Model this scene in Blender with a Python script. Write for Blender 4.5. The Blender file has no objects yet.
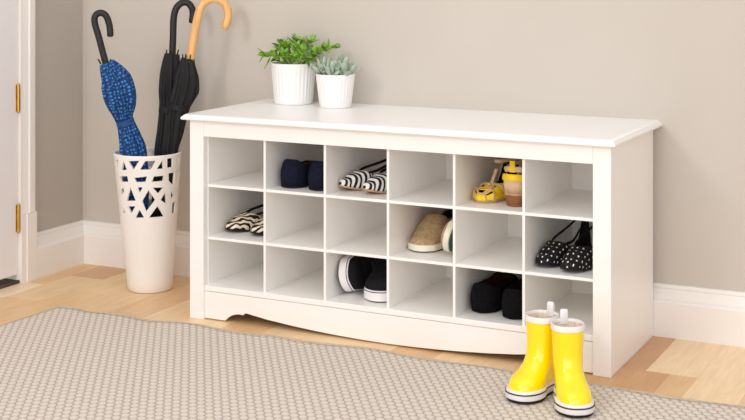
import bpy, bmesh, math, random
from mathutils import Vector, Matrix, Euler
from mathutils.geometry import delaunay_2d_cdt
random.seed(7)
PI = math.pi
col = bpy.context.scene.collection

# ------------------------------------------------------------------ materials
def lin(c):
    return tuple(((v/255)/12.92 if v/255 <= .04045 else ((v/255+.055)/1.055)**2.4) for v in c)

class N:
    def __init__(s, name, rough=.5, spec=.5, coat=0, coat_rough=.1):
        s.m = bpy.data.materials.new(name); s.m.use_nodes = True
        s.t = s.m.node_tree; s.b = s.t.nodes['Principled BSDF']
        s.b.inputs['Roughness'].default_value = rough
        s.b.inputs['Specular IOR Level'].default_value = spec
        s.b.inputs['Coat Weight'].default_value = coat
        s.b.inputs['Coat Roughness'].default_value = coat_rough
    def n(s, typ, **kw):
        nd = s.t.nodes.new(typ)
        for k, v in kw.items():
            if k in nd.inputs: nd.inputs[k].default_value = v
            else: setattr(nd, k, v)
        return nd
    def l(s, a, b): s.t.links.new(a, b)
    def coord(s, which='Object'): return s.n('ShaderNodeTexCoord').outputs[which]
    def math(s, op, a, b=None, c=None):
        nd = s.n('ShaderNodeMath', operation=op)
        for i, v in enumerate((a, b, c)):
            if v is None: continue
            if isinstance(v, (int, float)): nd.inputs[i].default_value = v
            else: s.l(v, nd.inputs[i])
        return nd.outputs[0]
    def ramp(s, fac, stops, interp='LINEAR'):
        r = s.n('ShaderNodeValToRGB'); r.color_ramp.interpolation = interp
        e = r.color_ramp.elements
        while len(e) < len(stops): e.new(.5)
        for i, (p, c) in enumerate(stops):
            e[i].position = p; e[i].color = (*lin(c), 1)
        s.l(fac, r.inputs[0]); return r.outputs[0]
    def base(s, sock): s.l(sock, s.b.inputs['Base Color'])
    def bump(s, h, strength=.3, dist=.002):
        b = s.n('ShaderNodeBump', Strength=strength, Distance=dist)
        s.l(h, b.inputs['Height']); s.l(b.outputs[0], s.b.inputs['Normal'])
    def noise(s, vec, scale, detail=3, rough=.5, dist=0):
        nd = s.n('ShaderNodeTexNoise', Scale=scale, Detail=detail, Roughness=rough, Distortion=dist)
        if vec is not None: s.l(vec, nd.inputs['Vector'])
        return nd.outputs['Fac']
    def mapping(s, vec, scale=(1,1,1), rot=(0,0,0), loc=(0,0,0)):
        m = s.n('ShaderNodeMapping'); m.inputs['Scale'].default_value = scale
        m.inputs['Rotation'].default_value = rot; m.inputs['Location'].default_value = loc
        s.l(vec, m.inputs['Vector']); return m.outputs[0]

def plain(name, rgb, rough=.5, spec=.5, var=.04, scale=40, bump=0, bscale=200, coat=0, metal=0):
    x = N(name, rough, spec, coat)
    a = tuple(max(0, c*(1-var)) for c in rgb); b = tuple(min(255, c*(1+var)) for c in rgb)
    x.base(x.ramp(x.noise(x.coord(), scale), [(.3, a), (.7, b)]))
    x.b.inputs['Metallic'].default_value = metal
    if bump: x.bump(x.noise(x.coord(), bscale, 2), bump, .001)
    return x.m

M = {}
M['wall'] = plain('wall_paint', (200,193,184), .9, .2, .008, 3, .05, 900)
M['wall_shaded'] = plain('wall_paint_shaded', (184,177,168), .9, .2, .008, 3, .05, 900)  # same wall paint, darkened: left wall's shading put into the colour
M['trim'] = plain('trim_paint', (236,232,228), .35, .4, .005, 5)
M['door'] = plain('door_paint', (234,231,233), .4, .4, .005, 5)
M['bench'] = plain('bench_white', (245,243,240), .32, .45, .006, 6)
M['ceramic'] = plain('ceramic_white', (238,235,230), .3, .5, .006, 6)
M['pot'] = plain('pot_white', (240,239,239), .35, .5, .004, 8)
M['brass'] = plain('brass', (214,172,84), .3, .5, .06, 60, metal=1)
M['threshold'] = plain('dark_threshold', (78,66,56), .6, .3, .1, 60)
M['soil'] = plain('potting_soil', (52,40,30), .95, .1, .35, 120, .8, 160)
M['black_matte'] = plain('black_rubber_handle', (30,30,31), .45, .4, .1, 50)
M['black_cloth'] = plain('black_umbrella_cloth', (22,21,24), .6, .35, .15, 60, .3, 60)
M['black_sole'] = plain('black_sole', (24,23,23), .6, .3, .1, 60)
M['black_strap'] = plain('black_strap', (20,19,20), .55, .3, .1, 80)
M['black_canvas'] = plain('black_canvas', (20,20,22), .85, .2, .15, 150, .3, 900)
M['black_suede'] = plain('black_suede', (19,18,20), .98, .1, .3, 180, .9, 700)
M['navy_suede'] = plain('navy_suede', (24,25,44), .95, .15, .18, 90, .5, 900)
M['lining_tan'] = plain('tan_lining', (150,120,76), .8, .2, .08, 60)
M['lining_brown'] = plain('brown_lining', (86,46,32), .7, .2, .15, 60)
M['lining_dark'] = plain('dark_lining', (36,33,33), .8, .2, .12, 60)
M['lining_grey'] = plain('grey_lining', (150,142,132), .8, .2, .08, 60)
M['sole_tan'] = plain('tan_leather_sole', (184,150,114), .6, .3, .08, 60)
M['white_rubber'] = plain('white_rubber', (235,232,233), .5, .4, .02, 30)
M['cream_rubber'] = plain('cream_rubber', (232,226,208), .55, .4, .03, 30)
M['green_rubber'] = plain('green_rubber', (62,96,80), .6, .3, .1, 60)
M['tan_suede'] = plain('tan_suede', (176,149,114), .95, .15, .09, 110, .5, 900)
M['beige_leather'] = plain('beige_leather', (216,186,152), .5, .4, .05, 60)
M['yellow_leather'] = plain('yellow_leather', (242,204,24), .5, .4, .05, 60)
M['boot_yellow'] = plain('yellow_rubber', (255,226,0), .16, .5, .012, 12, coat=.6)
M['boot_lining'] = plain('boot_lining', (226,210,190), .9, .1, .06, 60)
M['black_line'] = plain('black_rubber_line', (26,26,28), .5, .4, .05, 50)
M['silver'] = plain('silver_collar', (200,180,140), .3, .5, .03, 50, metal=1)
M['leaf_green'] = plain('leaf_green', (118,160,56), .42, .45, .34, 55)
M['stem_green'] = plain('stem_green', (140,176,70), .5, .4, .1, 60)
M['succulent'] = plain('succulent_leaf', (172,187,169), .6, .3, .13, 45)

def mk_wood_handle():
    x = N('pale_wood_handle', .38, .45, .2)
    v = x.mapping(x.coord(), (40,40,4))
    x.base(x.ramp(x.noise(v, 3, 4, .6), [(.25,(214,158,92)), (.75,(240,194,130))])); return x.m
M['handle_wood'] = mk_wood_handle()
def mk_heel_wood():
    x = N('stacked_wood_heel', .5, .4)
    v = x.mapping(x.coord(), (8,8,160))
    x.base(x.ramp(x.noise(v, 3, 3), [(.3,(112,66,34)), (.7,(158,104,62))])); return x.m
M['heel_wood'] = mk_heel_wood()
def mk_floor():
    x = N('maple_floor', .34, .42)
    at = x.n('ShaderNodeVertexColor', layer_name='plank')
    v = x.mapping(x.coord(), (26, 2.2, 1))
    nz = x.noise(v, 3.2, 5, .6, .6)
    v2 = x.mapping(x.coord(), (5, 1.6, 1), loc=(3.3,1.7,0))
    n2 = x.noise(v2, 2.6, 3, .5, 1.2)
    g = x.math('ADD', x.math('MULTIPLY', nz, .36), x.math('MULTIPLY', n2, .24))
    g = x.math('ADD', g, .69)
    mul = x.n('ShaderNodeMix', data_type='RGBA', blend_type='MULTIPLY'); mul.inputs[0].default_value = 1
    x.l(at.outputs['Color'], mul.inputs[6])
    cmb = x.n('ShaderNodeCombineColor'); x.l(g, cmb.inputs[0])
    x.l(x.math('POWER', g, 1.25), cmb.inputs[1]); x.l(x.math('POWER', g, 1.6), cmb.inputs[2])
    x.l(cmb.outputs[0], mul.inputs[7]); x.base(mul.outputs[2])
    x.bump(nz, .05, .001); return x.m
M['floor'] = mk_floor()
def mk_rug():
    x = N('woven_rug', .95, .1)
    v = x.mapping(x.coord(), (1,1,1), (0,0,math.radians(-34)))
    sp = x.n('ShaderNodeSeparateXYZ'); x.l(v, sp.inputs[0])
    u = x.math('MULTIPLY', sp.outputs[0], 1/.0185)
    row = x.math('FLOOR', u)
    ribs = x.math('ABSOLUTE', x.math('SINE', x.math('MULTIPLY', u, PI)))
    w = x.math('ADD', x.math('MULTIPLY', sp.outputs[1], 1/.025), x.math('MULTIPLY', row, .5))
    bead = x.math('ABSOLUTE', x.math('SINE', x.math('MULTIPLY', w, PI)))
    gr = x.math('SUBTRACT', 1, x.math('POWER', ribs, .55)); gb = x.math('SUBTRACT', 1, x.math('POWER', bead, .55))
    h = x.math('SUBTRACT', 1, x.math('ADD', x.math('MULTIPLY', gr, .42), x.math('MULTIPLY', gb, x.math('ADD', x.math('MULTIPLY', gr, .7), .45))))
    nz = x.noise(x.coord(), 220, 3, .7)
    f = x.math('ADD', x.math('MULTIPLY', h, .7), x.math('MULTIPLY', nz, .45))
    x.base(x.ramp(f, [(.30,(152,141,129)), (.60,(198,187,175)), (.9,(223,213,201))]))
    x.bump(f, .5, .003); return x.m
M['rug'] = mk_rug()
M['rug_edge'] = plain('rug_binding', (190,175,156), .95, .1, .06, 200, .3, 500)
def mk_dots(name, bg, dots, scale, thr, rnd, which='UV', rough=.7, soft=.02):
    x = N(name, rough, .3)
    vo = x.n('ShaderNodeTexVoronoi', Scale=scale, Randomness=rnd)
    vo.voronoi_dimensions = '2D' if which == 'UV' else '3D'
    x.l(x.coord(which), vo.inputs['Vector'])
    f = x.math('LESS_THAN', vo.outputs['Distance'], thr)
    rp = x.ramp(x.math('FRACT', x.math('MULTIPLY', vo.outputs['Color'], 3.7)), dots)
    mx = x.n('ShaderNodeMix', data_type='RGBA'); x.l(f, mx.inputs[0])
    mx.inputs[6].default_value = (*lin(bg), 1); x.l(rp, mx.inputs[7])
    x.base(mx.outputs[2]); return x.m
M['polka'] = mk_dots('polka_dot_fabric', (20,19,21), [(0,(240,238,235)), (1,(240,238,235))], 64, .145, .25)
M['blue_dots'] = mk_dots('blue_dotted_cloth', (22,52,104), [(0,(42,116,188)), (.5,(58,142,206)), (1,(34,86,152))], 92, .29, .45)
def mk_stripes():
    x = N('striped_fabric', .7, .3)
    sp = x.n('ShaderNodeSeparateXYZ'); x.l(x.coord('Object'), sp.inputs[0])
    k = x.math('ADD', sp.outputs[1], x.math('MULTIPLY', x.math('MULTIPLY', sp.outputs[0], sp.outputs[0]), -9))
    k = x.math('ADD', k, x.math('MULTIPLY', sp.outputs[2], -.35))
    f = x.math('FRACT', x.math('MULTIPLY', k, 1/.0120))
    x.base(x.ramp(f, [(0,(24,26,36)), (.5,(236,232,228))], 'CONSTANT')); return x.m
M['stripes'] = mk_stripes()
def mk_zebra():
    x = N('zebra_fabric', .7, .3)
    w = x.n('ShaderNodeTexWave', Scale=20, Distortion=9, Detail=1.5); w.inputs['Detail Scale'].default_value = 1.1
    x.l(x.mapping(x.coord('UV'), (1.0,1.1,1), (0,0,.6)), w.inputs['Vector'])
    x.base(x.ramp(w.outputs['Fac'], [(0,(30,26,24)), (.47,(236,222,200))], 'CONSTANT')); return x.m
M['zebra'] = mk_zebra()

# ------------------------------------------------------------------ mesh helpers
class B:
    """collects geometry for ONE mesh object"""
    def __init__(s): s.v = []; s.f = []; s.mi = []; s.uv = {}
    def add(s, verts, faces, mi=0, uvs=None):
        o = len(s.v); s.v += [tuple(v) for v in verts]
        for f in faces: s.f.append(tuple(i+o for i in f)); s.mi.append(mi)
        if uvs:
            for i, u in enumerate(uvs): s.uv[o+i] = u
        return s
    def box(s, x0, x1, y0, y1, z0, z1, mi=0):
        v = [(x,y,z) for z in (z0,z1) for y in (y0,y1) for x in (x0,x1)]
        return s.add(v, [(0,2,3,1),(4,5,7,6),(0,1,5,4),(2,6,7,3),(0,4,6,2),(1,3,7,5)], mi)
    def rings(s, rings, close=True, cap0=True, cap1=True, mi=0, uvs=None):
        n = len(rings[0]); v = [p for r in rings for p in r]; f = []
        m = n if close else n-1
        for i in range(len(rings)-1):
            for j in range(m):
                k = (j+1) % n
                f.append((i*n+j, i*n+k, (i+1)*n+k, (i+1)*n+j))
        if cap0: f.append(tuple(range(n-1,-1,-1)))
        if cap1: f.append(tuple(range((len(rings)-1)*n, len(rings)*n)))
        return s.add(v, f, mi, uvs)
    def lathe(s, prof, n=40, c=(0,0,0), cap0=True, cap1=True, mi=0, mod=None):
        R = []
        for r, z in prof:
            R.append([(c[0]+(r*(mod(a) if mod else 1))*math.cos(a), c[1]+(r*(mod(a) if mod else 1))*math.sin(a), c[2]+z) for a in (2*PI*i/n for i in range(n))])
        return s.rings(R, True, cap0, cap1, mi)
    def tube(s, pts, rad, n=10, flat=1.0, mi=0, up=None, cap=True):
        pts = [Vector(p) for p in pts]; R = []
        prev = None
        for i, p in enumerate(pts):
            d = (pts[min(i+1,len(pts)-1)] - pts[max(i-1,0)]).normalized()
            if prev is None:
                a = Vector(up) if up else (Vector((0,0,1)) if abs(d.z) < .9 else Vector((0,1,0)))
            else: a = prev
            a = (a - d*a.dot(d)).normalized(); b = d.cross(a).normalized(); prev = a
            r = rad[i] if isinstance(rad, (list, tuple)) else rad
            R.append([tuple(p + a*(r*math.cos(t)) + b*(r*flat*math.sin(t))) for t in (2*PI*k/n for k in range(n))])
        return s.rings(R, True, cap, cap, mi)
    def build(s, name, mats, parent=None, smooth=True, angle=40, merge=0, bevel=0, solid=0, solid_mat=0, solid_off=-1, sub=0, loc=None, rot=None):
        me = bpy.data.meshes.new(name); me.from_pydata(s.v, [], s.f)
        if not isinstance(mats, (list, tuple)): mats = [mats]
        for m in mats: me.materials.append(m)
        for p, m in zip(me.polygons, s.mi): p.material_index = m
        if s.uv:
            ul = me.uv_layers.new(name='UVMap')
            for lp in me.loops: ul.data[lp.index].uv = s.uv.get(lp.vertex_index, (0,0))
        bm = bmesh.new(); bm.from_mesh(me)
        if merge: bmesh.ops.remove_doubles(bm, verts=bm.verts, dist=merge)
        bmesh.ops.dissolve_degenerate(bm, dist=1e-7, edges=bm.edges)
        bmesh.ops.recalc_face_normals(bm, faces=bm.faces)
        bm.to_mesh(me); bm.free()
        if smooth:
            for p in me.polygons: p.use_smooth = True
            me.set_sharp_from_angle(angle=math.radians(angle))
        o = bpy.data.objects.new(name, me); col.objects.link(o)
        if parent is not None: o.parent = parent
        if loc: o.location = loc
        if rot: o.rotation_euler = rot
        if solid:
            md = o.modifiers.new('solid', 'SOLIDIFY'); md.thickness = solid; md.offset = solid_off
            md.material_offset = solid_mat; md.use_even_offset = False
        if bevel:
            md = o.modifiers.new('bevel', 'BEVEL'); md.width = bevel; md.segments = 2; md.limit_method = 'ANGLE'
        if sub:
            md = o.modifiers.new('sub', 'SUBSURF'); md.levels = sub; md.render_levels = sub
        return o

def tag(o, label=None, cat=None, group=None, kind=None):
    if label: o['label'] = label
    if cat: o['category'] = cat
    if group: o['group'] = group
    if kind: o['kind'] = kind
    return o
def thing(name, label, cat, loc=(0,0,0), rot=(0,0,0), group=None):
    o = bpy.data.objects.new(name, None); col.objects.link(o)
    o.empty_display_size = .05; o.location = loc; o.rotation_euler = rot
    return tag(o, label, cat, group)
def smoothpath(pts, k=6):
    pts = [Vector(p) for p in pts]; out = []
    for i in range(len(pts)-1):
        p0 = pts[max(i-1,0)]; p1 = pts[i]; p2 = pts[i+1]; p3 = pts[min(i+2,len(pts)-1)]
        for j in range(k):
            t = j/k
            out.append(.5*((2*p1)+(p2-p0)*t+(2*p0-5*p1+4*p2-p3)*t*t+(3*p1-p0-3*p2+p3)*t**3))
    out.append(pts[-1]); return out
def interp(ctrl, t):
    if t <= ctrl[0][0]: return ctrl[0][1]
    for (a,va),(b,vb) in zip(ctrl, ctrl[1:]):
        if t <= b:
            u = (t-a)/(b-a); u = u*u*(3-2*u); return va+(vb-va)*u
    return ctrl[-1][1]

# ------------------------------------------------------------------ the room
WALLY = .433; WALLX = -.725
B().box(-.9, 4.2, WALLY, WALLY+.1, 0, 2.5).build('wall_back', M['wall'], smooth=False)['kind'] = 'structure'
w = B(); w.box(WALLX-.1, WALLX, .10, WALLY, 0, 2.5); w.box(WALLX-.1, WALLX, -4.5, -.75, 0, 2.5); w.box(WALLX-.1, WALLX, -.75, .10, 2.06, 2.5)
w.build('wall_left', M['wall_shaded'], smooth=False)['kind'] = 'structure'

def floor():
    rnd = random.Random(3)
    b = B(); cols = []
    tones = [(229,193,148),(236,204,160),(222,182,134),(240,210,168),(216,172,122),(231,196,150)]
    xw = .127; x = 1.28 - xw*20; k = 0
    special = {0: [(-9,(219,178,128)),(.095,(240,211,170)),(2,(240,211,170))],
               -1: [(-9,(208,160,110)),(.085,(202,154,108)),(2,(214,170,122))],
               1: [(-9,(241,212,170)),(2,(240,208,165))],
               -15: [(-9,(226,188,140)),(-.05,(232,198,152)),(.25,(210,164,114)),(.42,(228,190,142))],
               -16: [(-9,(230,196,150)),(-.06,(241,216,180)),(.12,(226,188,138))],
               -14: [(-9,(228,190,140)),(.1,(234,200,150)),(2,(230,196,150))]}
    for k in range(-20, 24):
        x0 = 1.28 + k*xw; x1 = x0 + xw - .0003
        if k in special:
            cuts = special[k]
            segs = [(max(c[0], -4.5), (cuts[i+1][0] if i+1 < len(cuts) else .5), c[1]) for i, c in enumerate(cuts)]
        else:
            segs = []; y = -4.5 - rnd.random()
            while y < .5:
                ln = rnd.uniform(.5, 1.1); c = rnd.choice(tones)
                segs.append((max(y,-4.5), y+ln, c)); y += ln
        for a, e, c in segs:
            e = min(e, .5)
            if e - a < .01: continue
            if k == 0 and e < .2:
                b.add([(x0,a,0),(x0+.06,a,0),(x0+.06,e,0),(x0,e,0)], [(0,1,2,3)]); cols.append((206,160,112))
                b.add([(x0+.0603,a,0),(x1,a,0),(x1,e,0),(x0+.0603,e,0)], [(0,1,2,3)]); cols.append((224,184,136)); continue
            b.add([(x0,a,0),(x1,a,0),(x1,e-.0003,0),(x0,e-.0003,0)], [(0,1,2,3)]); cols.append(c)
    b.box(-1.3, 4.3, -4.5, .5, -.05, -.0012); cols += [(150,112,74)]*6
    o = b.build('floor', M['floor'], smooth=False)
    a = o.data.color_attributes.new('plank', 'FLOAT_COLOR', 'CORNER')
    for p in o.data.polygons:
        c = lin(cols[p.index]) if p.index < len(cols) else (.7,.5,.3)
        for li in p.loop_indices: a.data[li].color = (*c, 1)
    o['kind'] = 'structure'
floor()

BB = [(0,.1375),(.007,.1375),(.010,.135),(.0115,.129),(.0105,.125),(.013,.120),(.019,.112),(.022,.104),(.022,.100),(.027,.097),(.030,.092),(.030,0),(0,0)]
def baseboard(name, path, mat):
    # path: two (point, outward normal) ends, mitred
    b = B(); R = []
    for p, nrm in path: R.append([(p[0]+nrm[0]*d, p[1]+nrm[1]*d, z) for d, z in BB])
    b.rings(R, True); b.build(name, mat, angle=25)['kind'] = 'structure'
baseboard('baseboard_back', [((WALLX,WALLY),(1,-1)), ((4.2,WALLY),(0,-1))], M['trim'])
baseboard('baseboard_left', [((WALLX,WALLY),(1,-1)), ((WALLX,.1675),(1,0))], M['trim'])
# door casing with plinth block
b = B()
prof = [(0,.1675),(.012,.1675),(.017,.163),(.017,.156),(.021,.152),(.021,.134),(.017,.130),(.015,.118),(.013,.108),(.013,.100),(0,.100)]
b.rings([[(WALLX+(d+.0115 if d else 0), y, z) for d, y in prof] for z in (.215, 2.1)])
b.box(WALLX, WALLX+.0285, .100, .1675, 0, .215)
b.box(WALLX, WALLX+.0325, .123, .166, 0, .213)
b.box(WALLX-.1, WALLX+.012, .0955, .1002, 0, 2.1)
b.build('trim_1', M['trim'], angle=25)['kind'] = 'structure'
# door with hinges
d = tag(bpy.data.objects.new('door_1', None), kind='structure'); col.objects.link(d); d.location = (WALLX-.002, .093, 0)
b = B(); b.box(-.018, .018, -.84, 0, .027, 2.05)
b.build('door_panel', M['door'], d, smooth=False, bevel=.002)
b = B(); b.box(.0145, .0205, -.70, -.115, .25, .9); b.box(.0145, .0205, -.70, -.115, 1.02, 1.9)
b.build('raised_panel', M['door'], d, smooth=False, bevel=.005)
for z in (.161, .5354, 1.75):
    b = B(); h = .086
    for i in range(5):
        b.lathe([(.0050,i*h/5+.0006),(.0050,(i+1)*h/5-.0006)], 14, (.0235,-.001,z))
    b.lathe([(.002,-.003),(.0036,-.001),(.0036,h+.001),(.002,h+.003)], 12, (.0235,-.001,z))
    b.box(.0175, .0192, -.007, .0, z+.001, z+h-.001)
    b.build('hinge', M['brass'], d, angle=40)['label'] = 'brass hinge'
b = B(); b.box(WALLX-.1, WALLX+.022, -.75, .0995, 0, .010); b.build('trim_2', M['threshold'], smooth=False, bevel=.003)['kind'] = 'structure'

# ------------------------------------------------------------------ rug
def rug():
    random.seed(11)
    n = 260; x0 = -.392; x1 = 2.7; m = 70
    edge = smoothpath([(-.392,-.088,0),(-.34,-.083,0),(-.275,-.098,0),(-.23,-.087,0),(-.168,-.079,0),(-.118,-.087,0),(-.067,-.094,0),(.0,-.078,0),(.08,-.070,0),(.16,-.080,0),(.25,-.083,0),(.33,-.076,0),(.40,-.081,0),(.5,-.070,0),(.6,-.060,0),(.7,-.072,0),(.8,-.076,0),(.95,-.072,0),(1.1,-.088,0),(1.25,-.084,0),(1.4,-.094,0),(1.55,-.088,0),(1.8,-.08,0),(2.7,-.086,0)], 10)
    def ey(x):
        for a, c in zip(edge, edge[1:]):
            if x <= c.x: return a.y + (c.y-a.y)*(x-a.x)/max(1e-6, c.x-a.x)
        return edge[-1].y
    b = B(); V = []; F = []
    for i in range(n+1):
        x = x0 + (x1-x0)*i/n
        for j in range(m+1):
            t = j/m; y = ey(x)*(1-t) + (-1.75)*t
            xl = x - .095*t*(1 - i/n)*1.0
            z = .0065 + (.0012*math.sin(x*21+1)*math.exp(-t*25))
            V.append((xl, y, z))
    for i in range(n):
        for j in range(m):
            a = i*(m+1)+j; F.append((a, a+1, a+m+2, a+m+1))
    b.add(V, F)
    r = b.build('rug', M['rug'], solid=.006, solid_off=-1)
    tag(r, 'large beige woven rug with a wavy edge lying on the wood floor', 'rug')
    e = B(); pts = [(p.x, p.y, .004) for p in edge]
    e.tube(pts, .0045, 8); e.tube([(x0-.095*t, -.088*(1-t)-1.75*t, .004) for t in [k/20 for k in range(21)]], .0045, 8)
    e.build('edge_binding', M['rug_edge'], r)
rug()

# ------------------------------------------------------------------ bench
W = 1.22; HS = .5603; D0 = .401; PW = .0456; FT = .02
bench = thing('shoe_storage_bench', 'long white wooden shoe storage bench with eighteen open cubbies against the wall', 'bench')
def part(name, *boxes, bev=.0012, mat='bench', parent=bench):
    b = B()
    for x in boxes: b.box(*x)
    return b.build(name, M[mat], parent, smooth=False, bevel=bev)
# top slab, ogee edge
b = B(); R = []
for z, i in ((HS,.004),(HS+.0012,.001),(HS+.003,0),(HS+.0065,0),(HS+.0085,.0012),(HS+.0095,.0035),(HS+.0105,.0042),(HS+.0130,.0062),(HS+.0155,.0095),(HS+.0170,.014),(.5777,.019)):
    x0, x1, y0, y1 = -.0168+i, W+.0168-i, -.0215+i, .4325
    R.append([(x0,y0,z),(x1,y0,z),(x1,y1,z),(x0,y1,z)])
b.rings(R); b.build('top', M['bench'], bench, angle=28)
part('front_post', (0, PW, 0, FT, 0, HS-.0002)); part('front_post', (W-PW, W, 0, FT, 0, HS-.0002))
part('top_rail', (PW+.0004, W-PW-.0004, .0008, FT, .5143, HS-.0002))
part('side_panel', (.0012, .019, FT+.0003, D0, 0, HS-.0002)); part('side_panel', (W-.019, W-.0012, FT+.0003, D0, 0, HS-.0002))
part('inner_side', (.0405, .0485, FT+.001, D0-.01, .08, HS-.001)); part('inner_side', (W-.0485+.008-.0005, W-.0405+.008-.0005, FT+.001, D0-.01, .08, HS-.001)) if False else part('inner_side', (1.1776, 1.1856, FT+.001, D0-.01, .08, HS-.001))
P = .1886; X0 = .0484
SH = (.3789, .2314)
for k in range(1, 6):
    xc = X0 + P*k
    part('divider', (xc-.0036, xc+.0036, FT-.006, D0-.008, .0950, HS-.001), bev=.0008)
for z in SH: part('shelf', (.0488, 1.1774, FT-.005, D0-.008, z-.0078, z), bev=.0008)
part('bottom_shelf', (PW+.0004, W-PW-.0004, .0075, D0-.008, .0800, .0952))
part('back_panel', (.02, W-.02, D0-.0075, D0-.0005, .06, HS-.001), bev=0)
# scalloped kick panel
half = [(.0460,.0033),(.112,.0035),(.1165,.008),(.124,.0145),(.134,.020),(.146,.0243),(.158,.0262),(.166,.0255),(.1715,.0255),(.175,.0295),(.179,.0318),(.186,.0310)]
curve = [(.25,.0222),(.323,.0155),(.39,.0107),(.464,.0069),(.53,.0046),(.61,.0036)]
pts = half + curve
allp = [(x,z) for x,z in pts] + [(W-x,z) for x,z in reversed(pts[:-1])]
b = B(); F = []
V = [(x,y,z) for y in (.0085,.022) for x,z in allp] + [(x,y,.0788) for y in (.0085,.022) for x,z in allp]
n = len(allp)
for i in range(n-1):
    F += [(i,i+1,2*n+i+1,2*n+i), (n+i,3*n+i,3*n+i+1,n+i+1), (i,n+i,n+i+1,i+1), (2*n+i,2*n+i+1,3*n+i+1,3*n+i)]
F += [(0,2*n,3*n,n), (n-1,2*n-1,4*n-1,3*n-1)]
b.add(V, F).build('kick_panel', M['bench'], bench, angle=30)

# ------------------------------------------------------------------ umbrella stand
SX, SY = -.298, .224
st = thing('umbrella_stand', 'white tapered umbrella stand with a geometric cut-out lattice around its top', 'umbrella stand', (SX,SY,0))
HT = .4205
def srad(z): return .0672 + (.1035-.0672)*(z/HT)**.93
def scx(z): return -.0105*(z/HT)
ZL = .222
b = B()
prof = [(srad(0)-.008,0),(srad(0)-.002,.0012),(srad(.004),.004)] + [(srad(z),z) for z in (.03,.07,.11,.15,.19,ZL)]
inner = [(srad(z)-.006,z) for z in (ZL,.16,.1,.05,.012)]
n = 64; R = []
for r, z in prof+inner: R.append([(scx(z)+r*math.cos(a), r*math.sin(a), z) for a in (2*PI*i/n for i in range(n))])
b.rings(R); b.build('body', M['ceramic'], st, angle=50)
# lattice band: polygons traced as (bearing, height) cut-outs
cut = [[(38,78),(48,78),(46,113),(41,108)],[(76,85),(91,128),(66,128)],[(103,85),(152,85),(126,127)],[(186,88),(232,87),(212,128),(162,128)],
 [(270,85),(273,127),(244,127)],[(296,78),(322,75),(322,118),(296,122)],[(345,65),(355,62),(355,100),(345,108)],
 [(57,163),(93,163),(97,190),(62,188)],[(132,172),(190,167),(183,192),(142,193)],[(230,168),(276,165),(272,190),(220,193)],[(303,155),(333,150),(328,218),(304,190)],[(343,140),(352,138),(349,200),(342,213)],
 [(60,235),(72,222),(75,240),(62,262)],[(110,225),(134,288),(92,288)],[(147,222),(170,222),(157,248)],[(201,243),(231,290),(190,342),(172,293)],[(225,226),(275,226),(250,255)],[(286,250),(291,310),(264,290)],[(315,245),(331,270),(315,290)],
 [(68,325),(82,350),(70,355)],[(97,320),(132,320),(113,355)],[(155,340),(176,378),(137,378)],[(245,325),(276,375),(207,378)],[(323,310),(340,305),(336,360),(322,360)]]
def px2(p):
    t = (p[1]-60)/320; cx = 195+6*t; hw = 173-22*t
    s = max(-.97, min(.97, (p[0]-cx)/hw))
    th = math.asin(s)
    z = (143.5 - p[1]/5.253 + 5.1*math.cos(th))/325.4
    return th, z
polys = []
for rep in (0, PI):
    for q in cut:
        g = (sum(p[0] for p in q)/len(q), sum(p[1] for p in q)/len(q))
        polys.append([(a+rep, z) for a, z in map(px2, [(g[0]+(p[0]-g[0])*1.1, g[1]+(p[1]-g[1])*1.1) for p in q])])
A0 = -PI/2-.02; vs = []; eds = []; NA = 144
zt = HT-.0095
top_ids = []; bot_ids = []
for i in range(NA+1):
    a = A0 + 2*PI*i/NA
    bot_ids.append(len(vs)); vs.append((a, ZL))
for i in range(NA+1):
    a = A0 + 2*PI*i/NA
    top_ids.append(len(vs)); vs.append((a, zt))
for L in (bot_ids, top_ids): eds += list(zip(L, L[1:]))
eds += [(bot_ids[0], top_ids[0]), (bot_ids[-1], top_ids[-1])]
for q in polys:
    ids = []
    for (a,z),(a2,z2) in zip(q, q[1:]+q[:1]):
        for s in range(4):
            ids.append(len(vs)); vs.append((a+(a2-a)*s/4, z+(z2-z)*s/4))
    eds += list(zip(ids, ids[1:]+ids[:1]))
def inside(p, q):
    c = False
    for (x1,y1),(x2,y2) in zip(q, q[1:]+q[:1]):
        if (y1 > p[1]) != (y2 > p[1]) and p[0] < (x2-x1)*(p[1]-y1)/(y2-y1)+x1: c = not c
    return c
for i in range(1, NA):
    for j in range(1, 12):
        p = (A0+2*PI*(i+.5*(j%2))/NA, ZL+(zt-ZL)*j/12)
        if p[0] < A0+2*PI-.02: vs.append(p)
S = 8.0   # scale bearings so triangles come out even
r_ = delaunay_2d_cdt([Vector((a, z*S)) for a, z in vs], eds, [], 1, 1e-6)
ov, of = r_[0], r_[2]
V = []; F = []
for p in ov:
    z = p[1]/S; a = p[0]-.946; r = srad(z)
    V.append((scx(z)+r*math.cos(a), r*math.sin(a), z))
for f in of:
    c = (sum(ov[i][0] for i in f)/len(f), sum(ov[i][1] for i in f)/len(f)/S)
    if not any(inside(c, q) for q in polys): F.append(tuple(f))
key = {}; idx = []                                  # weld the seam, then give the band its thickness
for v in V: idx.append(key.setdefault(tuple(round(c, 5) for c in v), len(key)))
V2 = [None]*len(key)
for v, k in zip(V, idx): V2[k] = v
F2 = [tuple(idx[i] for i in f) for f in F]; F2 = [f for f in F2 if len(set(f)) == len(f)]
def inw(v):
    x, y, z = v[0]-scx(v[2]), v[1], v[2]; r = math.hypot(x, y); q = (r-.006)/r
    return (scx(z)+x*q, y*q, z)
ne = {}
for f in F2:
    for a_, b_ in zip(f, f[1:]+f[:1]): ne[(a_, b_)] = 1
m0 = len(V2); rim = [(b_, a_, a_+m0, b_+m0) for a_, b_ in ne if (b_, a_) not in ne]
b = B(); b.add(V2+[inw(v) for v in V2], F2+[tuple(i+m0 for i in reversed(f)) for f in F2]+rim)
b.build('lattice_band', M['ceramic'], st, angle=45)
b = B(); R = []
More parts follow.
